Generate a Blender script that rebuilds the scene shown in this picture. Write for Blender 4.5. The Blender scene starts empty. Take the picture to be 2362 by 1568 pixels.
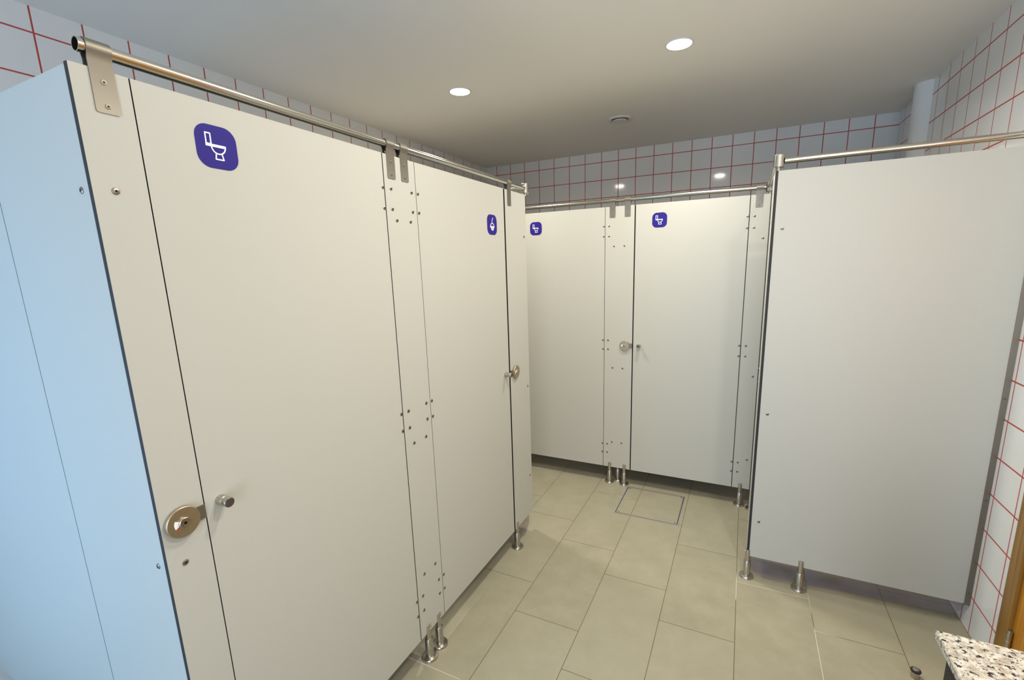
import bpy, bmesh, math, random
from mathutils import Vector, Matrix, Euler
S = bpy.context.scene
COL = S.collection
PI = math.pi

# ------------------------------------------------------------------ camera
W, H, F, CX, CY = 2362.0, 1568.0, 1054.4162, 1199.8741, 823.8654
cam = bpy.data.cameras.new('camera')
cam.sensor_fit = 'HORIZONTAL'
cam.sensor_width = 36.0
cam.lens = F / W * 36.0
cam.shift_x = (W / 2 - CX) / W
cam.shift_y = (CY - H / 2) / W
cam.clip_start = 0.02
co = bpy.data.objects.new('camera', cam)
COL.objects.link(co)
yw, pt, rl = (math.radians(a) for a in (-26.0981, -11.2338, -1.6418))
fw = Vector((math.sin(yw) * math.cos(pt), math.cos(yw) * math.cos(pt), math.sin(pt)))
rt = Vector((math.cos(yw), -math.sin(yw), 0))
up = rt.cross(fw)
r2 = rt * math.cos(rl) + up * math.sin(rl)
u2 = -rt * math.sin(rl) + up * math.cos(rl)
M = Matrix((r2, u2, -fw)).transposed().to_4x4()
M.translation = Vector((1.1089, -0.46, 1.622))
co.matrix_world = M
S.camera = co

# ------------------------------------------------------------------ main dimensions (metres)
HC = 2.6696            # ceiling
XL, XR = -1.4613, 2.0772
YB, YF = 4.0977, -2.2
YP = 2.7192            # front plane of the back row
YR = 1.9428            # front plane of the right hand panel
ZB, ZT = 0.123, 2.0
TH = 0.013             # panel thickness

# ------------------------------------------------------------------ world, window light, added fill, exposure
S.view_settings.view_transform = 'Standard'
S.view_settings.look = 'None'
S.view_settings.exposure = 0.74
S.view_settings.gamma = 1.0
S.view_settings.use_curve_mapping = False
wd = bpy.data.worlds.new('sky'); S.world = wd
wd.use_nodes = True
wd.node_tree.nodes['Background'].inputs[0].default_value = (0.45, 0.65, 1.0, 1)
wd.node_tree.nodes['Background'].inputs[1].default_value = 1.5
WX0, WX1, WZ0, WZ1 = -1.30, -0.12, 0.40, 1.75      # window opening in the front wall
VX0, VX1, VZ0, VZ1 = 0.90, 1.95, 0.10, 2.30        # second opening, unseen, added to fill the room with light
def daylight_and_fill(x0, x1, z0, z1, watts, col, spread=180):
    l = bpy.data.lights.new('daylight_and_fill', 'AREA'); l.shape = 'RECTANGLE'
    l.size = x1 - x0; l.size_y = z1 - z0; l.energy = watts; l.color = col; l.spread = math.radians(spread)
    o = bpy.data.objects.new('daylight_and_fill', l); COL.objects.link(o)
    o.location = ((x0 + x1) / 2, YF - 0.12, (z0 + z1) / 2); o.rotation_euler = (PI / 2, 0, 0)   # shines towards +y
daylight_and_fill(WX0, WX1, WZ0, WZ1, 14.5, (0.16, 0.52, 1.0), 120)
daylight_and_fill(VX0, VX1, VZ0, VZ1, 22.0, (1.0, 0.985, 0.95))  # added neutral fill through the unseen second opening
LAMP_W = 10.0
LAMP_COL = (1.0, 0.94, 0.82)

# ------------------------------------------------------------------ materials
def mat(name, col=(0.8, 0.8, 0.8), rough=0.5, metal=0.0, spec=0.5, emit=None, es=1.0):
    m = bpy.data.materials.new(name); m.use_nodes = True
    b = m.node_tree.nodes['Principled BSDF']
    b.inputs['Base Color'].default_value = (*col, 1)
    b.inputs['Roughness'].default_value = rough
    b.inputs['Metallic'].default_value = metal
    b.inputs['Specular IOR Level'].default_value = spec
    if emit:
        b.inputs['Emission Color'].default_value = (*emit, 1)
        b.inputs['Emission Strength'].default_value = es
    return m

class NG:
    def __init__(s, m):
        s.t = m.node_tree; s.b = s.t.nodes['Principled BSDF']
    def n(s, typ, **kw):
        x = s.t.nodes.new(typ)
        for k, v in kw.items(): setattr(x, k, v)
        return x
    def link(s, a, b): s.t.links.new(a, b)
    def math(s, op, a, b=None, c=None):
        x = s.n('ShaderNodeMath', operation=op)
        for i, v in enumerate((a, b, c)):
            if v is None: continue
            if isinstance(v, (int, float)): x.inputs[i].default_value = v
            else: s.link(v, x.inputs[i])
        return x.outputs[0]
    def pos(s):
        g = s.n('ShaderNodeNewGeometry'); x = s.n('ShaderNodeSeparateXYZ')
        s.link(g.outputs['Position'], x.inputs[0])
        return x.outputs[0], x.outputs[1], x.outputs[2], g.outputs['Position']
    def comb(s, x, y, z=0.0):
        c = s.n('ShaderNodeCombineXYZ')
        for i, v in enumerate((x, y, z)):
            if isinstance(v, (int, float)): c.inputs[i].default_value = v
            else: s.link(v, c.inputs[i])
        return c.outputs[0]
    def mix(s, f, a, b):
        x = s.n('ShaderNodeMix', data_type='RGBA')
        for sock, v in ((x.inputs[0], f), (x.inputs[6], a), (x.inputs[7], b)):
            if isinstance(v, (int, float)): sock.default_value = v
            elif isinstance(v, tuple): sock.default_value = (*v, 1)
            else: s.link(v, sock)
        return x.outputs[2]
    def ramp(s, v, a, b):                       # clamped linear 0..1 between a and b
        x = s.n('ShaderNodeMapRange')
        s.link(v, x.inputs[0]); x.inputs[1].default_value = a; x.inputs[2].default_value = b
        return x.outputs[0]
    def noise(s, vec, scale, detail=3.0, rough=0.5):
        x = s.n('ShaderNodeTexNoise')
        x.inputs['Scale'].default_value = scale; x.inputs['Detail'].default_value = detail
        x.inputs['Roughness'].default_value = rough
        s.link(vec, x.inputs['Vector'])
        return x.outputs['Fac']
    def edge(s, fr, size):                      # metres to the nearest joint from a 0..1 fraction
        return s.math('MULTIPLY', s.math('MINIMUM', fr, s.math('SUBTRACT', 1.0, fr)), size)

def wall_tile(name, axis, oh, th, ov, tv, switch=None):
    m = mat(name, rough=0.07); g = NG(m)
    x, y, z, p = g.pos()
    h = x if axis == 'x' else y
    if switch:
        h = g.math('SUBTRACT', h, g.math('MULTIPLY', g.math('GREATER_THAN', h, switch[0]), switch[1]))
    fh = g.math('FRACT', g.math('DIVIDE', g.math('SUBTRACT', h, oh - 50 * th), th))
    fv = g.math('FRACT', g.math('DIVIDE', g.math('SUBTRACT', z, ov - 50 * tv), tv))
    d = g.math('MINIMUM', g.edge(fh, th), g.edge(fv, tv))
    k = g.ramp(d, 0.0026, 0.0036)
    tint = g.noise(p, 3.0, 2.0)
    tile = g.mix(tint, (0.80, 0.80, 0.785), (0.85, 0.85, 0.835))
    g.link(g.mix(k, (0.50, 0.070, 0.055), tile), g.b.inputs['Base Color'])
    g.link(g.math('SUBTRACT', 0.75, g.math('MULTIPLY', k, 0.68)), g.b.inputs['Roughness'])
    bp = g.n('ShaderNodeBump'); bp.inputs['Strength'].default_value = 0.25; bp.inputs['Distance'].default_value = 0.001
    g.link(k, bp.inputs['Height']); g.link(bp.outputs[0], g.b.inputs['Normal'])
    return m
M_TILE_L = wall_tile('white_tile_red_grout', 'y', 0.529, 0.1634, 2.5737, 0.1634)
M_TILE_B = wall_tile('white_tile_red_grout_back', 'x', -1.3382, 0.1634, 2.5792, 0.1634)
M_TILE_R = wall_tile('white_tile_red_grout_right', 'y', 1.9158, 0.1634, 0.0, 0.1612, (1.943, 0.0852))

def floor_mat():
    m = mat('beige_porcelain_floor', rough=0.42, spec=0.4); g = NG(m)
    x, y, z, p = g.pos()
    a = g.math('DIVIDE', g.math('SUBTRACT', x, 0.2105), 0.318)
    c = g.math('FLOOR', a); fu = g.math('FRACT', a)
    fu = g.math('SUBTRACT', a, c)
    b = g.math('DIVIDE', g.math('SUBTRACT', g.math('SUBTRACT', y, 0.597), g.math('MULTIPLY', c, 0.643 * 2 / 3)), 0.643)
    r = g.math('FLOOR', b); fv = g.math('SUBTRACT', b, r)
    d = g.math('MINIMUM', g.edge(fu, 0.318), g.edge(fv, 0.643))
    k = g.ramp(d, 0.0010, 0.0018)
    wn = g.n('ShaderNodeTexWhiteNoise', noise_dimensions='2D'); g.link(g.comb(c, r), wn.inputs['Vector'])
    base = g.mix(wn.outputs['Value'], (0.290, 0.270, 0.190), (0.318, 0.296, 0.210))
    cloud = g.noise(p, 7.0, 6.0, 0.65)
    base = g.mix(g.ramp(cloud, 0.35, 0.7), base, (0.352, 0.328, 0.240))
    st = g.n('ShaderNodeMapping'); st.inputs['Scale'].default_value = (14, 90, 1); g.link(p, st.inputs['Vector'])
    streak = g.noise(st.outputs[0], 1.0, 4.0, 0.6)
    base = g.mix(g.math('MULTIPLY', g.ramp(streak, 0.55, 0.8), 0.35), base, (0.30, 0.27, 0.19))
    base = g.mix(g.math('MULTIPLY', g.ramp(g.noise(p, 260.0, 2.0), 0.35, 0.7), 0.22), base, (0.27, 0.245, 0.17))
    white = None                                    # places where the joints were refilled with white grout
    for wx, wy, wr in ((1.325, 1.872, 0.19), (1.483, 1.53, 0.17), (1.17, 1.83, 0.10), (0.03, 0.805, 0.17), (0.43, 2.60, 0.10)):
        dd = g.math('SQRT', g.math('ADD', g.math('POWER', g.math('SUBTRACT', x, wx), 2.0), g.math('POWER', g.math('SUBTRACT', y, wy), 2.0)))
        f = g.math('SUBTRACT', 1.0, g.ramp(dd, wr * 0.8, wr))
        white = f if white is None else g.math('MAXIMUM', white, f)
    gr = g.mix(white, (0.11, 0.085, 0.05), (0.55, 0.52, 0.44))
    g.link(g.mix(k, gr, base), g.b.inputs['Base Color'])
    bp = g.n('ShaderNodeBump'); bp.inputs['Strength'].default_value = 0.12; bp.inputs['Distance'].default_value = 0.001
    g.link(g.noise(p, 120.0, 3.0), bp.inputs['Height']); g.link(bp.outputs[0], g.b.inputs['Normal'])
    return m
M_FLOOR = floor_mat()

def paint(name, col, rough=0.9, scale=240.0, strength=0.08):
    m = mat(name, col, rough, spec=0.3); g = NG(m)
    x, y, z, p = g.pos()
    bp = g.n('ShaderNodeBump'); bp.inputs['Strength'].default_value = strength; bp.inputs['Distance'].default_value = 0.001
    g.link(g.noise(p, scale, 2.0), bp.inputs['Height']); g.link(bp.outputs[0], g.b.inputs['Normal'])
    return m
M_CEIL = paint('ceiling_paint', (0.93, 0.895, 0.805))
M_DUCT = paint('duct_paint', (0.80, 0.81, 0.80), 0.5)
M_WHITE = paint('ivory_laminate', (0.485, 0.478, 0.430), 0.45, 400.0, 0.02)
M_CORE = mat('black_phenolic_core', (0.028, 0.028, 0.028), 0.55, spec=0.25)

def steel(name, col, rough, sx, sz, strength=0.15, var=0.10):
    m = mat(name, col, rough, 1.0); g = NG(m)
    tc = g.n('ShaderNodeTexCoord'); mp = g.n('ShaderNodeMapping')
    mp.inputs['Scale'].default_value = (sx, sx, sz); g.link(tc.outputs['Object'], mp.inputs['Vector'])
    n = g.noise(mp.outputs[0], 1.0, 3.0)
    g.link(g.math('ADD', rough - var / 2, g.math('MULTIPLY', n, var)), g.b.inputs['Roughness'])
    bp = g.n('ShaderNodeBump'); bp.inputs['Strength'].default_value = strength; bp.inputs['Distance'].default_value = 0.0003
    g.link(n, bp.inputs['Height']); g.link(bp.outputs[0], g.b.inputs['Normal'])
    return m
M_BRUSH = steel('brushed_steel', (0.285, 0.262, 0.222), 0.50, 900, 40)
M_STEEL = steel('satin_steel', (0.52, 0.495, 0.44), 0.27, 60, 700, 0.0, 0.03)
M_TUBE = steel('polished_rail_steel', (0.64, 0.61, 0.55), 0.17, 60, 60, 0.0, 0.03)
M_SCREW = mat('screw_steel', (0.34, 0.30, 0.25), 0.35, 1.0)
M_SCREW2 = mat('dull_screw_steel', (0.27, 0.245, 0.205), 0.5, 1.0)
M_CAP = mat('dark_end_cap', (0.13, 0.115, 0.095), 0.4, 0.7)
M_DARK = mat('dark_recess', (0.012, 0.011, 0.010), 0.6)
M_BLACK = mat('black_board', (0.012, 0.012, 0.012), 0.6)
M_RUBBER_SHADE = mat('black_rubber_gap_shade', (0.015, 0.015, 0.015), 0.7)  # also used for the black strips that stand for shade in gaps
M_BLUE = paint('blue_sticker_film', (0.016, 0.007, 0.195), 0.6, 300.0, 0.02)
M_ICON = mat('white_sticker_print', (0.86, 0.86, 0.90), 0.5)
M_RED = mat('red_indicator', (0.55, 0.01, 0.01), 0.4)
M_LAMP = mat('lamp_glass', (0.9, 0.9, 0.9), 0.4, emit=(1.0, 0.95, 0.84), es=9.0)
M_TRIM = paint('white_plastic_trim', (0.74, 0.73, 0.68), 0.4)

def skirt_mat():
    m = bpy.data.materials.new('smoky_clear_plastic'); m.use_nodes = True
    t = m.node_tree; t.nodes.remove(t.nodes['Principled BSDF'])
    o = t.nodes['Material Output']
    tr = t.nodes.new('ShaderNodeBsdfTransparent'); tr.inputs[0].default_value = (0.89, 0.865, 0.895, 1)
    gl = t.nodes.new('ShaderNodeBsdfPrincipled'); gl.inputs['Base Color'].default_value = (0.30, 0.29, 0.36, 1)
    gl.inputs['Roughness'].default_value = 0.25
    mx = t.nodes.new('ShaderNodeMixShader')
    tc = t.nodes.new('ShaderNodeTexCoord'); ns = t.nodes.new('ShaderNodeTexNoise'); ns.inputs['Scale'].default_value = 9.0
    mr = t.nodes.new('ShaderNodeMapRange'); mr.inputs[1].default_value = 0.3; mr.inputs[2].default_value = 0.75
    mr.inputs[3].default_value = 0.05; mr.inputs[4].default_value = 0.20
    L = t.links
    L.new(tc.outputs['Object'], ns.inputs['Vector']); L.new(ns.outputs['Fac'], mr.inputs[0]); L.new(mr.outputs[0], mx.inputs[0])
    L.new(tr.outputs[0], mx.inputs[1]); L.new(gl.outputs[0], mx.inputs[2]); L.new(mx.outputs[0], o.inputs['Surface'])
    return m
M_SKIRT = skirt_mat()

def granite():
    m = mat('speckled_granite', rough=0.22); g = NG(m)
    x, y, z, p = g.pos()
    a = g.noise(p, 95.0, 4.0, 0.65); b = g.noise(p, 60.0, 3.0, 0.6)
    off = g.n('ShaderNodeVectorMath', operation='ADD'); off.inputs[1].default_value = (3.1, 7.7, 1.9); g.link(p, off.inputs[0])
    c = g.noise(off.outputs[0], 150.0, 3.0, 0.6)
    base = g.mix(g.ramp(b, 0.40, 0.60), (0.37, 0.315, 0.25), (0.53, 0.51, 0.455))
    base = g.mix(g.ramp(c, 0.53, 0.62), base, (0.20, 0.19, 0.185))
    base = g.mix(g.ramp(a, 0.555, 0.60), base, (0.012, 0.012, 0.014))
    g.link(base, g.b.inputs['Base Color'])
    return m
M_GRANITE = granite()

def wood(name, c0, c1):
    m = mat(name, rough=0.38); g = NG(m)
    x, y, z, p = g.pos()
    mp = g.n('ShaderNodeMapping'); mp.inputs['Scale'].default_value = (60, 60, 2.2); g.link(p, mp.inputs['Vector'])
    a = g.noise(mp.outputs[0], 1.0, 6.0, 0.65)
    g.link(g.mix(g.ramp(a, 0.32, 0.68), c0, c1), g.b.inputs['Base Color'])
    return m
M_WOOD = wood('oak_frame', (0.20, 0.095, 0.016), (0.36, 0.19, 0.040))
M_WOOD2 = wood('orange_oak_leaf', (0.38, 0.145, 0.010), (0.56, 0.25, 0.025))

# ------------------------------------------------------------------ mesh helpers
def box(bm, lo, hi, mi=0):
    v = [bm.verts.new((x, y, z)) for x in (lo[0], hi[0]) for y in (lo[1], hi[1]) for z in (lo[2], hi[2])]
    fs = []
    for q in ((0, 1, 3, 2), (4, 6, 7, 5), (0, 4, 5, 1), (2, 3, 7, 6), (0, 2, 6, 4), (1, 5, 7, 3)):
        f = bm.faces.new([v[i] for i in q]); f.material_index = mi; fs.append(f)
    return fs                                       # -x, +x, -y, +y, -z, +z

def prism(bm, poly, a0, a1, put, mi=0, smooth=False):
    """poly: 2d outline; put(u, v, w) maps to 3d; extruded from w = a0 to a1"""
    A = [bm.verts.new(put(u, v, a0)) for u, v in poly]; B = [bm.verts.new(put(u, v, a1)) for u, v in poly]
    n = len(poly)
    for f in (bm.faces.new(A), bm.faces.new(B[::-1])): f.material_index = mi
    for i in range(n):
        f = bm.faces.new((A[i], B[i], B[(i + 1) % n], A[(i + 1) % n])); f.material_index = mi; f.smooth = smooth

def lathe(bm, prof, n=32, put=lambda x, y, z: (x, y, z), mi=0, close=True):
    """prof: [(r, h)] turned about the h axis"""
    rings = []
    for r, h in prof:
        if r < 1e-6: rings.append([bm.verts.new(put(0, 0, h))])
        else: rings.append([bm.verts.new(put(r * math.cos(2 * PI * i / n), r * math.sin(2 * PI * i / n), h)) for i in range(n)])
    for a, b in zip(rings, rings[1:]):
        for i in range(n):
            j = (i + 1) % n
            q = [a[i % len(a)], a[j % len(a)], b[j % len(b)], b[i % len(b)]]
            q = list(dict.fromkeys(q))
            if len(q) > 2:
                f = bm.faces.new(q); f.material_index = mi; f.smooth = True

def mesh(name, bm, *mats, auto=True):
    bmesh.ops.recalc_face_normals(bm, faces=bm.faces[:])
    me = bpy.data.meshes.new(name); bm.to_mesh(me); bm.free()
    for m in mats: me.materials.append(m)
    if auto:
        try: me.set_sharp_from_angle(angle=math.radians(38))
        except Exception: pass
    return me

def link(name, data, parent=None, loc=(0, 0, 0), rz=0.0):
    """loc and rz are in world axes whatever the parent's own turn"""
    o = bpy.data.objects.new(name, data); COL.objects.link(o)
    base, prz = WORLD[parent.name] if parent is not None else (Vector((0, 0, 0)), 0.0)
    if parent is not None: o.parent = parent
    o.location = Matrix.Rotation(-prz, 3, 'Z') @ (Vector(loc) - base)
    o.rotation_euler = (0, 0, rz - prz)
    WORLD[o.name] = (Vector(loc), rz)
    return o
WORLD = {}

def thing(name, label, cat, loc, group=None):
    o = link(name, None, None, loc); o.empty_display_size = 0.05
    o['label'] = label; o['category'] = cat
    if group: o['group'] = group
    return o
def tag(o, label, cat, group=None):
    o['label'] = label; o['category'] = cat
    if group: o['group'] = group
    return o
def struct(name, me):
    o = link(name, me); o['kind'] = 'structure'; return o
def wbox(lo, hi, m, parent=None, name='panel', bevel=0.0):
    """a box given in world places, its origin at its own base centre"""
    c = Vector(((lo[0] + hi[0]) / 2, (lo[1] + hi[1]) / 2, lo[2]))
    bm = bmesh.new(); box(bm, Vector(lo) - c, Vector(hi) - c)
    if bevel: bmesh.ops.bevel(bm, geom=bm.edges[:], offset=bevel, segments=2, affect='EDGES')
    return link(name, mesh(name, bm, m), parent, c)

def board(name, axis, u0, u1, z0, z1, face, depth, parent=None):
    """a laminate board: white faces, black core edges. axis 'x': lies in a plane x = const (face .. face + depth), u is y"""
    lo = (face, u0, z0) if axis == 'x' else (u0, face, z0)
    hi = (face + depth, u1, z1) if axis == 'x' else (u1, face + depth, z1)
    lo, hi = tuple(map(min, zip(lo, hi))), tuple(map(max, zip(lo, hi)))
    c = Vector(((lo[0] + hi[0]) / 2, (lo[1] + hi[1]) / 2, lo[2]))
    bm = bmesh.new(); fs = box(bm, Vector(lo) - c, Vector(hi) - c, 1)
    for i in ((0, 1) if axis == 'x' else (2, 3)): fs[i].material_index = 0
    return link(name, mesh(name, bm, M_WHITE, M_CORE), parent, c)

# ------------------------------------------------------------------ shared fittings (canonical: front is -y, u is +x)
ROT = {'L': PI / 2, 'B': 0.0, 'R': 0.0, 'T': -PI / 2}
def at(fr, u, z, out=0.0):
    """a place on the front plane of a row, `out` metres proud of it"""
    return {'L': (out, u, z), 'B': (u, YP - out, z), 'R': (u, YR - out, z), 'T': (1.2034 - out, u, z)}[fr]

def screw_mesh():
    bm = bmesh.new()
    P = lambda x, y, z: (x, -z, y)
    lathe(bm, [(0.0068, 0.0), (0.0066, 0.0012), (0.0052, 0.0021), (0.0024, 0.0023)], 18, P, 0)
    lathe(bm, [(0.0024, 0.0023), (0.0020, 0.0010), (0, 0.0010)], 6, P, 1)
    return mesh('screw', bm, M_SCREW, M_DARK)
ME_SCREW = screw_mesh()
def screw(parent, fr, u, z, out=0.0, name='screw'):
    return link(name, ME_SCREW, parent, at(fr, u, z, out), ROT[fr])

ZR, RR = 2.040, 0.0128        # head rail axis height and radius
def clip_mesh():
    """strap bent over the rail; local z = 0 at the rail axis, y = 0 at the panel front plane, panel middle at y = 0.0065"""
    bm = bmesh.new()
    yc, t, w = 0.0065, 0.0020, 0.0195
    ri = RR + 0.0006
    mid = []
    cr = 0.005
    ends = [(-0.112 + cr - cr * math.cos(math.radians(a)), w - cr + cr * math.sin(math.radians(a))) for a in range(0, 91, 15)]
    mid += [(-0.0012, z) for z, h in ends] + [(-0.0012, -0.020)]
    for k in range(0, 21):
        a = math.radians(215 - k * (250 / 20))
        mid.append((yc + (ri + t / 2) * math.cos(a), (ri + t / 2) * math.sin(a)))
    mid += [(TH + 0.0012, -0.020)] + [(TH + 0.0012, z) for z, h in ends[::-1]]
    wid = [h for z, h in ends] + [w] * (len(mid) - 2 * len(ends)) + [h for z, h in ends[::-1]]
    out, inn = [], []
    for i, (y, z) in enumerate(mid):
        a = mid[max(i - 1, 0)]; b = mid[min(i + 1, len(mid) - 1)]
        dy, dz = b[0] - a[0], b[1] - a[1]; l = math.hypot(dy, dz) or 1
        n = (-dz / l, dy / l)
        out.append((y + n[0] * t / 2, z + n[1] * t / 2)); inn.append((y - n[0] * t / 2, z - n[1] * t / 2))
    rows = []
    for v, o, q in zip(wid, out, inn):
        rows.append([bm.verts.new((-v, *o)), bm.verts.new((v, *o)), bm.verts.new((v, *q)), bm.verts.new((-v, *q))])
    for a, b in zip(rows, rows[1:]):
        for k in range(4):
            f = bm.faces.new((a[k], a[(k + 1) % 4], b[(k + 1) % 4], b[k])); f.smooth = k in (0, 2)
    bm.faces.new(rows[0]); bm.faces.new(rows[-1][::-1])
    bmesh.ops.recalc_face_normals(bm, faces=bm.faces[:])
    bm.edges.ensure_lookup_table()
    return mesh('rail_clip', bm, M_BRUSH)
ME_CLIP = clip_mesh()
def clip(parent, fr, u):
    c = link('rail_clip', ME_CLIP, parent, at(fr, u, ZR), ROT[fr])
    for z in (1.983, 1.941):
        link('screw', ME_CLIPSCREW, c, at(fr, u, z, 0.0022), ROT[fr])
    return c
def clipscrew_mesh():
    bm = bmesh.new(); P = lambda x, y, z: (x, -z, y)
    lathe(bm, [(0.0050, 0.0), (0.0046, 0.0011), (0.0018, 0.0013)], 16, P, 0)
    lathe(bm, [(0.0018, 0.0013), (0.0015, 0.0004), (0, 0.0004)], 6, P, 1)
    return mesh('screw', bm, M_SCREW2, M_DARK)
ME_CLIPSCREW = clipscrew_mesh()

def leg_meshes():
    bm = bmesh.new()                                # slotted upper rod and outer sleeve
    lathe(bm, [(0.0165, 0.008), (0.0165, 0.092), (0.0155, 0.0935), (0.0122, 0.0935), (0.0122, 0.152), (0.0112, 0.157), (0.0, 0.158)], 28)
    # screw dimple near the tip, on the front
    P = lambda x, y, z: (x, -z, y)
    lathe(bm, [(0.0048, 0.0105), (0.0048, 0.0128), (0.0030, 0.0132), (0.0022, 0.0118), (0, 0.0118)], 12, lambda x, y, z: (x, -z, y + 0.145), 1)
    post = mesh('post', bm, M_STEEL, M_STEEL)
    bm = bmesh.new()
    lathe(bm, [(0.0165, 0.0115), (0.026, 0.011), (0.0325, 0.010), (0.0345, 0.0075), (0.0350, 0.0), (0.0, 0.0)], 36)
    return post, mesh('floor_flange', bm, M_STEEL)
ME_POST, ME_FLANGE = leg_meshes()
def leg(parent, fr, u):
    c = at(fr, u, 0.0, -0.0025)
    l = link('leg', ME_POST, parent, c, ROT[fr])
    link('floor_flange', ME_FLANGE, l, c, ROT[fr])
    return l

def knob_mesh():
    bm = bmesh.new(); P = lambda x, y, z: (x, -z, y)
    lathe(bm, [(0.0122, 0), (0.0122, 0.019), (0.0108, 0.0200), (0.0108, 0.0225), (0.0122, 0.0235), (0.0122, 0.0360), (0.0114, 0.0372), (0.0108, 0.0372)], 28, P, 0)
    k = mesh('knob', bm, M_STEEL)
    bm = bmesh.new(); lathe(bm, [(0.0108, 0.0368), (0.0100, 0.0376), (0, 0.0376)], 28, P, 0)
    return k, mesh('end_cap', bm, M_CAP)
ME_KNOB, ME_CAP = knob_mesh()
def knob(parent, fr, u, z):
    k = link('knob', ME_KNOB, parent, at(fr, u, z), ROT[fr])
    link('end_cap', ME_CAP, k, at(fr, u, z), ROT[fr])

def lock_meshes():
    P = lambda x, y, z: (x, -z, y)
    bm = bmesh.new()                                 # bevelled rosette, hollow behind a window would never show: the window plate lies on it
    lathe(bm, [(0.0352, 0.0035), (0.0352, 0.0105), (0.0338, 0.0122), (0.0, 0.0122)], 48, P)
    ros = mesh('rosette', bm, M_BRUSH_F)
    bm = bmesh.new()
    lathe(bm, [(0.0120, 0.0120), (0.0120, 0.0165), (0.0110, 0.0176), (0.0034, 0.0178)], 28, P, 0)
    lathe(bm, [(0.0034, 0.0178), (0.0030, 0.0150), (0, 0.0150)], 6, P, 1)
    spi = mesh('spindle', bm, M_STEEL, M_DARK)
    bm = bmesh.new()                                 # crescent indicator window
    pl = []
    for k in range(13):
        a = math.radians(150 + k * 5.5); pl.append((0.0205 * math.cos(a), 0.0205 * math.sin(a)))
    for k in range(13):
        a = math.radians(216 - k * 5.5); pl.append((0.0105 * math.cos(a), 0.0105 * math.sin(a)))
    prism(bm, pl, 0.0118, 0.0125, P, 0)
    pr = []
    for k in range(5):
        a = math.radians(206 + k * 2.5); pr.append((0.0203 * math.cos(a), 0.0203 * math.sin(a)))
    for k in range(5):
        a = math.radians(216 - k * 2.5); pr.append((0.0105 * math.cos(a), 0.0105 * math.sin(a)))
    prism(bm, pr, 0.0119, 0.0127, P, 1)
    ind = mesh('indicator_window', bm, M_ICON, M_RED)
    bm = bmesh.new(); box(bm, (0.0, -0.0038, -0.016), (1.0, 0.0, 0.016))
    return ros, spi, ind
def brass():
    m = mat('aged_rosette_steel', (0.50, 0.42, 0.28), 0.42, 1.0); g = NG(m)
    tc = g.n('ShaderNodeTexCoord'); n = g.noise(tc.outputs['Object'], 160.0, 4.0)
    g.link(g.mix(n, (0.44, 0.36, 0.23), (0.58, 0.50, 0.36)), g.b.inputs['Base Color'])
    return m
M_BRUSH_F = brass()
ME_ROS, ME_SPI, ME_IND = lock_meshes()
def lock(parent, fr, u, z, u_edge):
    c = at(fr, u, z)
    bm = bmesh.new()
    a, b = sorted((0.0, u_edge - u))
    box(bm, (a, -0.0042, -0.016), (b, -0.0002, 0.016))
    l = link('lock', mesh('lock', bm, M_BRUSH), parent, c, ROT[fr])      # keep plate reaching to the joint
    link('rosette', ME_ROS, l, c, ROT[fr])
    link('indicator_window', ME_IND, l, c, ROT[fr])
    link('spindle', ME_SPI, l, c, ROT[fr])

def rrect(h, r, n=10):
    pts = []
    for cx, cy, a0 in ((h - r, h - r, 0), (-h + r, h - r, 90), (-h + r, -h + r, 180), (h - r, -h + r, 270)):
        for k in range(n + 1):
            a = math.radians(a0 + 90 * k / n); pts.append((cx + r * math.cos(a), cy + r * math.sin(a)))
    return pts
HS = 0.0468
P_FRONT = lambda x, y, z: (x, -z, y)
bm = bmesh.new(); prism(bm, rrect(HS, 0.0290), 0.0, 0.0008, P_FRONT); ME_SIGN = mesh('sign', bm, M_BLUE)
def strokes(lines, w, fills=()):
    bm = bmesh.new(); k = 0
    for ln in lines:
        for (x0, y0), (x1, y1) in zip(ln, ln[1:]):
            l = math.hypot(x1 - x0, y1 - y0) or 1; nx, ny = -(y1 - y0) / l * w / 2, (x1 - x0) / l * w / 2
            h = 0.0011 + 0.00001 * k; k += 1
            prism(bm, [(a * HS, b * HS) for a, b in ((x0 + nx, y0 + ny), (x1 + nx, y1 + ny), (x1 - nx, y1 - ny), (x0 - nx, y0 - ny))], 0.0006, h, P_FRONT)
            for q in ((x0, y0), (x1, y1)):
                prism(bm, [((q[0] + w / 2 * math.cos(PI * i / 4)) * HS, (q[1] + w / 2 * math.sin(PI * i / 4)) * HS) for i in range(8)], 0.0006, h + 0.000004, P_FRONT)
    for f in fills: prism(bm, [(a * HS, b * HS) for a, b in f], 0.0006, 0.0013, P_FRONT)
    return mesh('pictogram', bm, M_ICON)
def arc(cx, cy, rx, ry, a0, a1, n=14):
    return [(cx + rx * math.cos(math.radians(a0 + (a1 - a0) * k / n)), cy + ry * math.sin(math.radians(a0 + (a1 - a0) * k / n))) for k in range(n + 1)]
bowl = [(-0.285, 0.02), (-0.255, -0.09), (-0.205, -0.185), (-0.135, -0.25), (-0.045, -0.287), (0.06, -0.30), (0.16, -0.28), (0.26, -0.225), (0.335, -0.14), (0.385, -0.03), (0.40, 0.03)]
ME_TOILET = strokes([[(-0.505, 0.60), (-0.275, 0.60), (-0.275, 0.115), (-0.505, 0.115), (-0.505, 0.60)],
                     [(-0.525, 0.095), (0.41, 0.095)], [(-0.525, 0.03), (0.405, 0.03)], bowl,
                     [(-0.09, -0.29), (-0.135, -0.555), (0.25, -0.555), (0.185, -0.275)]], 0.062)
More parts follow.
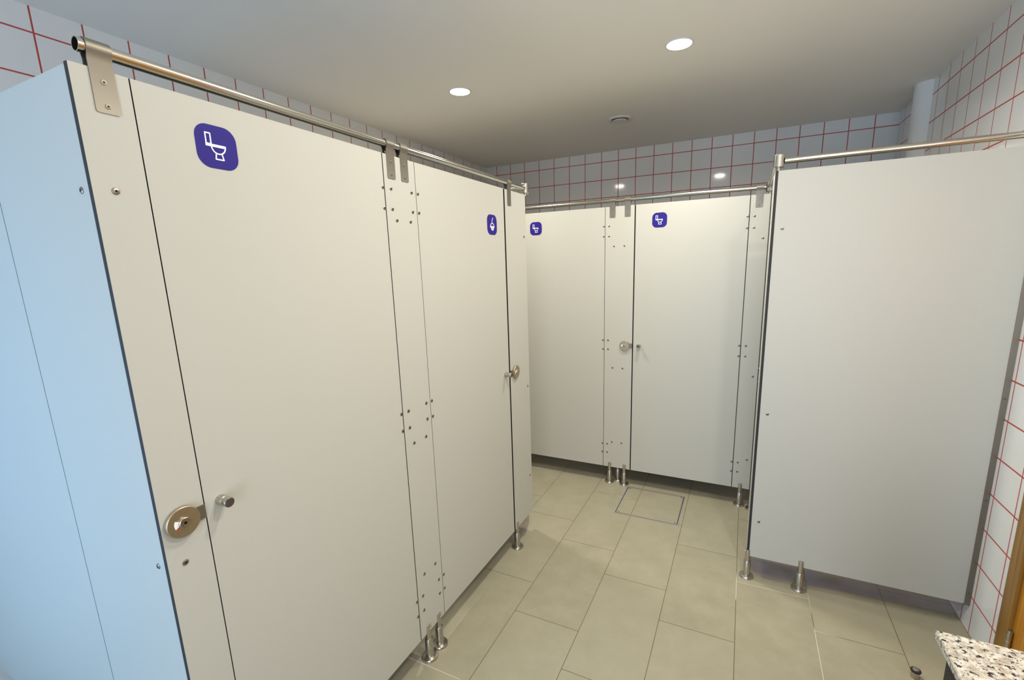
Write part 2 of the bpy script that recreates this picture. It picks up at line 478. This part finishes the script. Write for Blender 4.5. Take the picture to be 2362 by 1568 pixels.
ME_SHOWER = strokes([[(0.20, 0.68), (0.08, 0.56), (0.01, 0.45), (-0.01, 0.20)],
                     arc(0.02, -0.15, 0.36, 0.30, 180, 0), [(-0.36, -0.14), (-0.37, -0.27)], [(0.39, -0.14), (0.40, -0.27)],
                     [(-0.37, -0.16), (0.40, -0.16)], [(-0.37, -0.27), (0.41, -0.27)], [(-0.22, -0.37), (0.26, -0.37)],
                     [(-0.15, -0.43), (-0.13, -0.50), (0.19, -0.50), (0.22, -0.43)], [(-0.05, -0.53), (0.12, -0.53)]], 0.075)
def sign(parent, fr, u, z, icon, lab):
    s = link('sign', ME_SIGN, parent, at(fr, u, z), ROT[fr]); s['label'] = lab
    link('pictogram', icon, s, at(fr, u, z), ROT[fr])

def tube(name, a, b, r, parent, m, n=24, wall=0.0016):
    """hollow straight tube from a to b"""
    a, b = Vector(a), Vector(b); d = (b - a); L = d.length; q = d.to_track_quat('Z', 'Y').to_matrix()
    bm = bmesh.new()
    P = lambda x, y, z: q @ Vector((x, y, z))
    prof = [(r - wall, 0.0), (r, 0.0), (r, L), (r - wall, L), (r - wall, 0.0)]
    lathe(bm, prof, n, P)
    return link(name, mesh(name, bm, m), parent, a)
def coupler(parent, x, y):
    c = (x, y, ZR - 0.0265)
    bm = bmesh.new(); lathe(bm, [(0, 0.0), (0.0195, 0.0), (0.0215, 0.002), (0.0215, 0.051), (0.0195, 0.053), (0, 0.053)], 36)
    lathe(bm, [(0.008, 0.0), (0.008, -0.0135)], 16)
    link('corner_connector', mesh('corner_connector', bm, M_STEEL), parent, c)

# ------------------------------------------------------------------ the room
def wall_mesh(name, lo, hi, m):
    bm = bmesh.new(); box(bm, lo, hi); return struct(name, mesh(name, bm, m))
T = 0.15
wall_mesh('floor', (XL - T, YF - T, -0.12), (XR + T, YB + T, 0.0), M_FLOOR)
wall_mesh('ceiling', (XL - T, YF - T, HC), (XR + T, YB + T, HC + 0.12), M_CEIL)
wall_mesh('wall_left', (XL - T, YF - T, 0.0), (XL, YB + T, HC), M_TILE_L)
wall_mesh('wall_back', (XL, YB, 0.0), (XR, YB + T, HC), M_TILE_B)
wall_mesh('wall_right', (XR, YF - T, 0.0), (XR + T, YB + T, HC), M_TILE_R)
bm = bmesh.new()
for x0, x1, z0, z1 in ((XL, WX0, 0, HC), (WX1, VX0, 0, HC), (VX1, XR, 0, HC), (WX0, WX1, 0, WZ0), (WX0, WX1, WZ1, HC), (VX0, VX1, 0, VZ0), (VX0, VX1, VZ1, HC)):
    box(bm, (x0, YF - T, z0), (x1, YF, z1))
struct('wall_front', mesh('wall_front', bm, M_TRIM))
for i, (x0, x1, z0, z1) in enumerate(((WX0, WX1, WZ0, WZ1), (VX0, VX1, VZ0, VZ1))):  # the second frame surrounds the added fill opening
    bm = bmesh.new()
    for a_, b_, c_, d_ in ((x0, x0 + 0.05, z0, z1), (x1 - 0.05, x1, z0, z1), (x0 + 0.05, x1 - 0.05, z0, z0 + 0.05), (x0 + 0.05, x1 - 0.05, z1 - 0.05, z1)):
        box(bm, (a_, YF - 0.08, c_), (b_, YF - 0.02, d_))
    struct('window_%d' % (i + 1), mesh('window_%d' % (i + 1), bm, M_TRIM))

# half-round pipe boxing on the right wall
bm = bmesh.new()
prism(bm, [(XR - 0.0765 * math.cos(math.radians(a)), 3.4765 + 0.0765 * math.sin(math.radians(a))) for a in range(-90, 91, 9)], 0.0, HC, lambda x, y, z: (x, y, z), 0, True)
struct('trim_1', mesh('trim_1', bm, M_DUCT))

# wooden door in the right wall, near the camera
bm = bmesh.new()
D0, D1 = 0.78, 1.676
box(bm, (XR - 0.022, D1 - 0.078, 0), (XR - 0.0005, D1, 2.10)); box(bm, (XR - 0.022, D0, 0), (XR - 0.0005, D0 + 0.078, 2.10)); box(bm, (XR - 0.022, D0 + 0.078, 2.022), (XR - 0.0005, D1 - 0.078, 2.10))
box(bm, (XR - 0.027, D1 - 0.078, 0), (XR - 0.022, D1 - 0.058, 2.03))
dr = struct('door_1', mesh('door_1', bm, M_WOOD))
lf = wbox((XR - 0.014, D0 + 0.080, 0.008), (XR - 0.0005, D1 - 0.080, 2.020), M_WOOD2, dr, 'leaf')
for z in (0.20, 1.75):
    bm = bmesh.new(); lathe(bm, [(0, 0), (0.008, 0), (0.008, 0.034), (0.0072, 0.035), (0.0072, 0.037), (0.008, 0.038), (0.008, 0.072), (0.0065, 0.076), (0, 0.076)], 20)
    link('hinge', mesh('hinge', bm, M_STEEL), dr, (XR - 0.0235, D1 - 0.088, z))

# ------------------------------------------------------------------ left row (front plane x = 0, seen facing +x)
Y0, J1, J2, J3, J4, E5 = 0.0045, 0.0976, 0.8029, 0.9695, 1.6708, 1.9191
ZTL = 2.005
def pilaster(label, fr, u0, u1, base, zt=ZT, ext=None):
    t = thing('cubicle_pilaster', label, 'partition post', base, 'cubicle pilasters')
    ax = {'L': ('x', 0.0, -TH), 'B': ('y', YP, TH), 'T': ('x', 1.2034, 0.0115)}[fr]
    board('panel', ax[0], u0, u1, ZB, zt, ax[1], ax[2], t)
    return t
def door(label, fr, u0, u1, base, zt=ZT):
    t = thing('cubicle_door', label, 'door', base, 'cubicle doors')
    ax = {'L': ('x', 0.0, -TH), 'B': ('y', YP, TH)}[fr]
    board('leaf', ax[0], u0, u1, ZB, zt, ax[1], ax[2], t)
    return t

pA = pilaster('narrow ivory pilaster at the near end of the left row, with a large brassy lock', 'L', Y0, J1 - 0.0012, (0, 0.05, 0), ZTL)
clip(pA, 'L', 0.0535); leg(pA, 'L', 0.052)
for u, z in ((0.0407, 1.787), (0.0389, 0.982)): screw(pA, 'L', u, z)
lock(pA, 'L', 0.0455, 1.0815, J1 - 0.0012)
dA = door('big ivory toilet door nearest the camera, first in the left row', 'L', J1 + 0.0012, J2 - 0.002, (0, 0.45, 0), ZTL)
sign(dA, 'L', 0.2525, 1.909, ME_TOILET, 'blue sticker with a white toilet pictogram')
knob(dA, 'L', 0.1335, 1.0905)
pB = pilaster('ivory pilaster between the nearest toilet door and the shower door, two rail clips', 'L', J2 + 0.002, J3 - 0.0012, (0, 0.886, 0), ZTL)
dB = door('ivory shower door in the left row with a blue shower sticker', 'L', J3 + 0.0012, J4 - 0.0075, (0, 1.32, 0), ZTL)
pC = pilaster('ivory pilaster at the far end of the left row, beside the shower door', 'L', J4 + 0.0070, E5, (0, 1.795, 0), ZTL)
for z in (1.896, 1.8285, 1.100, 1.0345, 0.3090, 0.2420):
    screw(dA, 'L', 0.7955, z); screw(pB, 'L', 0.8350, z); screw(pB, 'L', 0.9440, z); screw(dB, 'L', 0.9800, z)
for z in (1.7925, 0.966, 0.397):
    screw(pB, 'L', 0.8540, z); screw(pB, 'L', 0.9275, z)
clip(pB, 'L', 0.8425); clip(pB, 'L', 0.9120)
leg(pB, 'L', 0.8523); leg(pB, 'L', 0.9247)
sign(dB, 'L', 1.537, 1.822, ME_SHOWER, 'blue sticker with a white shower pictogram')
knob(dB, 'L', 1.6180, 1.0640)
clip(pC, 'L', 1.7250); leg(pC, 'L', 1.7015)
for z in (1.7815, 0.933, 0.371): screw(pC, 'L', 1.8925, z)
lock(pC, 'L', 1.7340, 1.0545, J4 + 0.0070)

def dark_stop(parent, fr, u, half=0.011, zt=ZT):
    """black stop strip added behind the joint so its gap reads dark"""
    z0, z1 = ZB + 0.001, zt - 0.001
    if fr == 'L': wbox((-TH - 0.0095, u - half, z0), (-TH - 0.0006, u + half, z1), M_RUBBER_SHADE, parent, 'dark_joint_stop')
    else: wbox((u - half, YP + TH + 0.0006, z0), (u + half, YP + TH + 0.0095, z1), M_RUBBER_SHADE, parent, 'dark_joint_stop')
for p_, u_ in ((pA, J1), (pB, J2), (pB, J3), (pC, J4 + 0.002)): dark_stop(p_, 'L', u_, 0.011, ZTL)  # black strips stand in for the shade inside the door joints
wbox((-TH + 0.001, J4 - 0.0072, ZB + 0.002), (-0.0025, J4 - 0.0030, ZTL - 0.004), M_STEEL, dB, 'edge_strip')

def skirt(parent, pts, put, name='splash_skirt'):
    bm = bmesh.new(); prism(bm, pts, 0.0, 0.002, put)
    o = link(name, mesh(name, bm, M_SKIRT), parent, (0, 0, 0)); o['label'] = 'smoky clear plastic strip'
    return o
def skirt_outline(u0, u1, zl, zr, top, r=0.07):
    """strip hanging from `top` with rounded lower corners; bottom runs from zl to zr"""
    pts = [(u0, top)]
    pts += [(u0 + r - r * math.cos(math.radians(a)), zl + r - r * math.sin(math.radians(a))) for a in range(0, 91, 10)]
    pts += [(u0 + r + (u1 - u0 - 2 * r) * k / 6, zl + (zr - zl) * k / 6 + 0.004 * math.sin(PI * k / 6)) for k in range(1, 6)]
    s = min(r, top - zr - 0.004)
    pts += [(u1 - s + s * math.sin(math.radians(a)), zr + s - s * math.cos(math.radians(a))) for a in range(0, 91, 10)]
    pts.append((u1, top))
    return pts
skirt(pC, skirt_outline(J4 + 0.0070, 1.893, 0.012, 0.004, ZB + 0.0, 0.075), lambda u, v, w: (-0.0135 - w, u, v))

# side panels of the left row, turned towards the camera
sp = thing('cubicle_side_panel', 'pale blue lit side panel next to the near end pilaster', 'partition panel', (-0.22, 0.011, 0), 'left row side panels')
board('panel', 'y', -0.4285, -TH - 0.0008, ZB, ZTL, 0.0085, TH, sp)
for z in (1.789, 0.978):
    o = link('screw', ME_SCREW, sp, (-0.0495, 0.0085, z), 0.0)
c = (-0.36, 0.015, 0); l = link('leg', ME_POST, sp, c); link('floor_flange', ME_FLANGE, l, c)
sq = thing('cubicle_side_panel', 'greyer wide side panel at the left edge of the picture, beyond the dark seam', 'partition panel', (-0.95, 0.011, 0), 'left row side panels')
board('panel', 'y', XL + 0.002, -0.4310, ZB, ZTL, 0.0085, TH, sq)
c = (-0.52, 0.015, 0); l = link('leg', ME_POST, sq, c); link('floor_flange', ME_FLANGE, l, c)
ep = thing('cubicle_end_panel', 'ivory end wall of the shower cubicle, behind the far left pilaster', 'partition panel', (-0.7, 1.893, 0))
board('panel', 'y', XL + 0.002, -0.050, ZB, ZTL, 1.8865, TH, ep)
c = (-0.75, 1.893, 0); l = link('leg', ME_POST, ep, c); link('floor_flange', ME_FLANGE, l, c)
dv = thing('cubicle_divider', 'ivory divider between the near toilet and shower cubicles', 'partition panel', (-0.7, 0.8895, 0))
board('panel', 'y', XL + 0.002, -0.050, ZB, ZTL, 0.883, TH, dv)
c = (-0.75, 0.8895, 0); l = link('leg', ME_POST, dv, c); link('floor_flange', ME_FLANGE, l, c)

rl_ = thing('head_rail', 'long steel tube rail over the left row, open at its near end', 'rail', (-0.0065, 0.97, ZR), 'steel head rails')
tube('tube', (-0.0065, 0.024, ZR), (-0.0065, 1.918, ZR), RR, rl_, M_TUBE)
coupler(rl_, -0.0065, 1.938)
tube('return_tube', (-0.026, 1.938, ZR), (XL + 0.001, 1.938, ZR), RR, rl_, M_TUBE)

# ------------------------------------------------------------------ back row (front plane y = YP)
K1, K2, K3, K4 = 0.2277, 0.4309, 1.1129, 1.2199
dC = door('ivory toilet door in the back row, half hidden behind the left row', 'B', -0.46, K1 - 0.0015, (-0.12, YP, 0))
sign(dC, 'B', -0.2900, 1.890, ME_TOILET, 'blue sticker with a white toilet pictogram')
pD = pilaster('ivory pilaster in the middle of the back row with a round lock', 'B', K1 + 0.0015, K2 - 0.0040, (0.329, YP, 0))
dD = door('ivory toilet door in the back row beside the right hand corner', 'B', K2 + 0.0040, K3 - 0.0022, (0.77, YP, 0))
sign(dD, 'B', 0.5890, 1.8925, ME_TOILET, 'blue sticker with a white toilet pictogram')
knob(dD, 'B', 0.4760, 1.0590)
pE = pilaster('ivory pilaster at the right end of the back row, by the dark gap', 'B', K3 + 0.0022, K4, (1.166, YP, 0))
pF = pilaster('ivory pilaster at the left end of the back row', 'B', XL + 0.004, -0.4625, (-0.56, YP, 0))
leg(pF, 'B', -0.56)
for z in (1.8745, 1.8075, 1.0872, 1.0225, 0.3025, 0.2360):
    screw(dC, 'B', 0.2200, z); screw(pD, 'B', 0.2568, z)
for z in (1.740, 0.888, 0.322):
    screw(pD, 'B', 0.2912, z); screw(pD, 'B', 0.3632, z)
for z in (1.8785, 1.8117, 1.0900, 1.0230, 0.3033, 0.2367):
    screw(dD, 'B', 1.1035, z); screw(pE, 'B', 1.1410, z)
for z in (1.7487, 0.895, 0.3298): screw(pE, 'B', 1.1930, z)
clip(pD, 'B', 0.2790); clip(pD, 'B', 0.3810); clip(pE, 'B', 1.1610)
leg(pD, 'B', 0.2764); leg(pD, 'B', 0.3862); leg(pE, 'B', 1.1642)
lock(pD, 'B', 0.3755, 1.0548, K2 - 0.0040)
for p_, u_ in ((pD, K1), (pD, K2), (pE, K3), (pF, -0.4612)): dark_stop(p_, 'B', u_)
wbox((K4, YP + 0.001, ZB), (K4 + 0.024, YP + 0.020, ZT), M_RUBBER_SHADE, pE, 'gap_shade_strip')  # black strip added to keep the open gap beside the pilaster dark
bd = thing('cubicle_divider', 'ivory divider behind the middle pilaster of the back row, on a steel leg', 'partition panel', (0.327, 3.4, 0))
board('panel', 'x', YP + 0.048, YB - 0.002, ZB, ZT, 0.3205, TH, bd)
for y in (2.771, 3.6):
    c = (0.327, y, 0); l = link('leg', ME_POST, bd, c, PI / 2); link('floor_flange', ME_FLANGE, l, c)
be = thing('cubicle_divider', 'ivory divider behind the right end pilaster of the back row', 'partition panel', (1.193, 3.4, 0))
board('panel', 'x', YP + 0.048, YB - 0.002, ZB, ZT, 1.1865, TH, be)
c = (1.193, 3.6, 0); l = link('leg', ME_POST, be, c, PI / 2); link('floor_flange', ME_FLANGE, l, c, PI / 2)
rb = thing('head_rail', 'steel tube rail along the top of the back row', 'rail', (0.4, YP + 0.0065, ZR), 'steel head rails')
tube('tube', (XL + 0.001, YP + 0.0065, ZR), (1.193, YP + 0.0065, ZR), RR, rb, M_TUBE)
coupler(rb, 1.2135, YP + 0.0065)

# ------------------------------------------------------------------ corner cubicle on the right
RX = 1.2149
rp = thing('cubicle_side_panel', 'wide grey-white panel at the right with a black left edge', 'partition panel', (1.64, YR, 0))
board('panel', 'y', RX, 2.0590, ZB, ZT, YR, TH, rp)
for u, z in ((1.2462, 1.7543), (1.2467, 0.892), (1.2468, 0.3237)): screw(rp, 'R', u, z)
leg(rp, 'R', 1.4451)
bm = bmesh.new()                                     # wall channel: U section
CZ = 2.0 - ZB
for lo, hi in (((-0.020, -0.0025, 0), (0.0, -0.0005, CZ)), ((-0.020, TH + 0.0005, 0), (0.0, TH + 0.0025, CZ)), ((-0.0015, -0.0005, 0), (0.0, TH + 0.0005, CZ))): box(bm, lo, hi)
link('wall_channel', mesh('wall_channel', bm, M_BRUSH), rp, (XR - 0.0004, YR, ZB - 0.004))
for z in (1.0537, 0.6147, 0.179): link('screw', ME_CLIPSCREW, rp, (XR - 0.0105, YR - 0.0025, z))
skirt(rp, skirt_outline(RX + 0.003, XR - 0.012, 0.013, 0.055, ZB, 0.075), lambda u, v, w: (u, YR + 0.009 + w, v))
pT = pilaster('narrow edge-on pilaster with black front edge, joined to the wide right hand panel', 'T', YR + 0.0005, 2.125, (1.209, 2.03, 0))
c = (1.2092, YR + 0.006, 0); l = link('leg', ME_POST, pT, c, -PI / 2); link('floor_flange', ME_FLANGE, l, c, -PI / 2)
for z in (1.875, 1.800, 1.08, 1.01, 0.30, 0.235): screw(pT, 'T', 2.095, z)
lk = (1.236, 2.69, 0)
c = lk; l = link('leg', ME_POST, pE, c, -PI / 2); link('floor_flange', ME_FLANGE, l, c, -PI / 2)
rr = thing('head_rail', 'steel tube rail over the wide right hand panel, ending at the right wall', 'rail', (1.64, YR + 0.0065, ZR), 'steel head rails')
tube('tube', (1.236, YR + 0.0065, ZR), (XR - 0.001, YR + 0.0065, ZR), RR, rr, M_TUBE)
coupler(rr, 1.2140, YR + 0.0065)
tube('return_tube', (1.2105, YR + 0.029, ZR), (1.2105, YP - 0.016, ZR), RR, rr, M_TUBE)

# ------------------------------------------------------------------ floor access cover
ac = thing('floor_access_cover', 'square tiled access cover in a metal frame set in the floor', 'floor hatch', (0.6228, 2.4955, 0))
x0, x1, y0, y1 = 0.4195, 0.8260, 2.2970, 2.6940
def ring(a, b, z, m, name):
    bm = bmesh.new()
    X0, X1, Y0_, Y1_ = x0 + a, x1 - a, y0 + a, y1 - a; w = b - a
    for lo, hi in (((X0, Y0_, 0), (X1, Y0_ + w, z)), ((X0, Y1_ - w, 0), (X1, Y1_, z)), ((X0, Y0_ + w, 0), (X0 + w, Y1_ - w, z)), ((X1 - w, Y0_ + w, 0), (X1, Y1_ - w, z))):
        box(bm, (lo[0] - 0.6228, lo[1] - 2.4955, lo[2] + 0.0002), (hi[0] - 0.6228, hi[1] - 2.4955, hi[2]))
    return link(name, mesh(name, bm, m), ac, (0.6228, 2.4955, 0))
M_FRAME = mat('worn_frame_metal', (0.46, 0.44, 0.40), 0.45, 0.6)
ring(0.0, 0.0055, 0.0016, M_FRAME, 'outer_frame')
ring(0.0055, 0.0100, 0.0006, M_DARK, 'joint')
ring(0.0100, 0.0165, 0.0016, M_FRAME, 'inner_frame')
bm = bmesh.new(); box(bm, (x0 + 0.0165 - 0.6228, y0 + 0.0165 - 2.4955, 0.0002), (x1 - 0.0165 - 0.6228, y1 - 0.0165 - 2.4955, 0.0012))
link('tiled_infill', mesh('tiled_infill', bm, M_FLOOR), ac, (0.6228, 2.4955, 0))
for sx in (x0 + 0.024, x1 - 0.024):
    for sy in (y0 + 0.024, y1 - 0.024):
        bm = bmesh.new(); lathe(bm, [(0.006, 0.0), (0.006, 0.0019), (0.0025, 0.0021), (0.0022, 0.0015), (0, 0.0015)], 14)
        link('lifting_plug', mesh('lifting_plug', bm, M_STEEL), ac, (sx, sy, 0.0))

# ------------------------------------------------------------------ door stop on the floor
ds = thing('door_stop', 'short steel door stop with a black rubber ring on the floor', 'door stop', (1.803, 1.556, 0))
bm = bmesh.new(); lathe(bm, [(0, 0.0), (0.0135, 0.0), (0.0135, 0.026), (0.0115, 0.027), (0.0115, 0.037), (0.0095, 0.0395), (0, 0.0405)], 28)
link('post', mesh('post', bm, M_STEEL), ds, (1.803, 1.556, 0))
bm = bmesh.new(); lathe(bm, [(0.0116, 0.0270), (0.0160, 0.0275), (0.0175, 0.0310), (0.0160, 0.0350), (0.0116, 0.0355)], 28)
link('rubber_ring', mesh('rubber_ring', bm, M_RUBBER_SHADE), ds, (1.803, 1.556, 0))

# ------------------------------------------------------------------ vanity by the right wall
va = thing('vanity_counter', 'speckled granite counter on a black base at the lower right corner', 'counter', (1.79, -0.4, 0))
bm = bmesh.new(); box(bm, (1.5125 - 1.79, -1.5 + 0.4, 0.834), (XR - 0.001 - 1.79, 0.6545 + 0.4, 0.852))
bmesh.ops.bevel(bm, geom=bm.edges[:], offset=0.0018, segments=2, affect='EDGES')
link('countertop', mesh('countertop', bm, M_GRANITE), va, (1.79, -0.4, 0))
wbox((1.5245, -1.48, 0.0), (XR - 0.004, 0.618, 0.8338), M_BLACK, va, 'base_cabinet')

# ------------------------------------------------------------------ ceiling fittings
def downlight(x, y, label):
    t = thing('downlight', label, 'ceiling light', (x, y, HC), 'round ceiling downlights')
    bm = bmesh.new()
    lathe(bm, [(0.0590, -0.0052), (0.0605, -0.0062), (0.0650, -0.0048), (0.0675, -0.0004), (0.0590, -0.0004), (0.0590, -0.0052)], 48)
    link('trim_ring', mesh('trim_ring', bm, M_TRIM), t, (x, y, HC))
    bm = bmesh.new(); lathe(bm, [(0.0590, -0.0046), (0.0450, -0.0054), (0, -0.0056)], 48)
    link('diffuser', mesh('diffuser', bm, M_LAMP), t, (x, y, HC))
    l = bpy.data.lights.new('lamp', 'AREA'); l.shape = 'DISK'; l.size = 0.11; l.energy = LAMP_W; l.color = LAMP_COL
    l.spread = math.radians(165)
    o = link('lamp', l, t, (x, y, HC - 0.0085))
for x, y, lab in ((0.7530, 2.1360, 'glowing round downlight in the ceiling, larger and nearer of the two'),
                  (-0.5050, 2.1130, 'glowing round downlight in the ceiling above the far left cubicle corner'),
                  (0.8500, 0.9000, 'round downlight added out of view as fill over the middle of the aisle'),  # unseen lamp, added to brighten the left doors and aisle
                  (1.5500, 0.5500, 'round downlight added out of view as fill in front of the right hand panel')):  # unseen lamp, added to light the right panel from the front
    downlight(x, y, lab)
vn = thing('ceiling_vent', 'round pale air valve in the ceiling beyond the downlights', 'vent', (0.2090, 3.1665, HC))
vc = (0.2090, 3.1665, HC)
bm = bmesh.new(); lathe(bm, [(0.0870, -0.0004), (0.0860, -0.0065), (0.0800, -0.0105), (0.0680, -0.0110), (0.0600, -0.0060), (0.0590, -0.0004), (0.0870, -0.0004)], 48)
link('flange', mesh('flange', bm, M_TRIM), vn, vc)
bm = bmesh.new(); lathe(bm, [(0.0588, -0.0006), (0.0, -0.0006)], 48); link('throat', mesh('throat', bm, M_DARK), vn, vc)
bm = bmesh.new(); lathe(bm, [(0.0, -0.0080), (0.0400, -0.0080), (0.0530, -0.0110), (0.0545, -0.0140), (0.0510, -0.0170), (0.0, -0.0175)], 48)
lathe(bm, [(0.006, -0.0006), (0.006, -0.0085)], 12)
link('valve_disc', mesh('valve_disc', bm, M_TRIM), vn, vc)
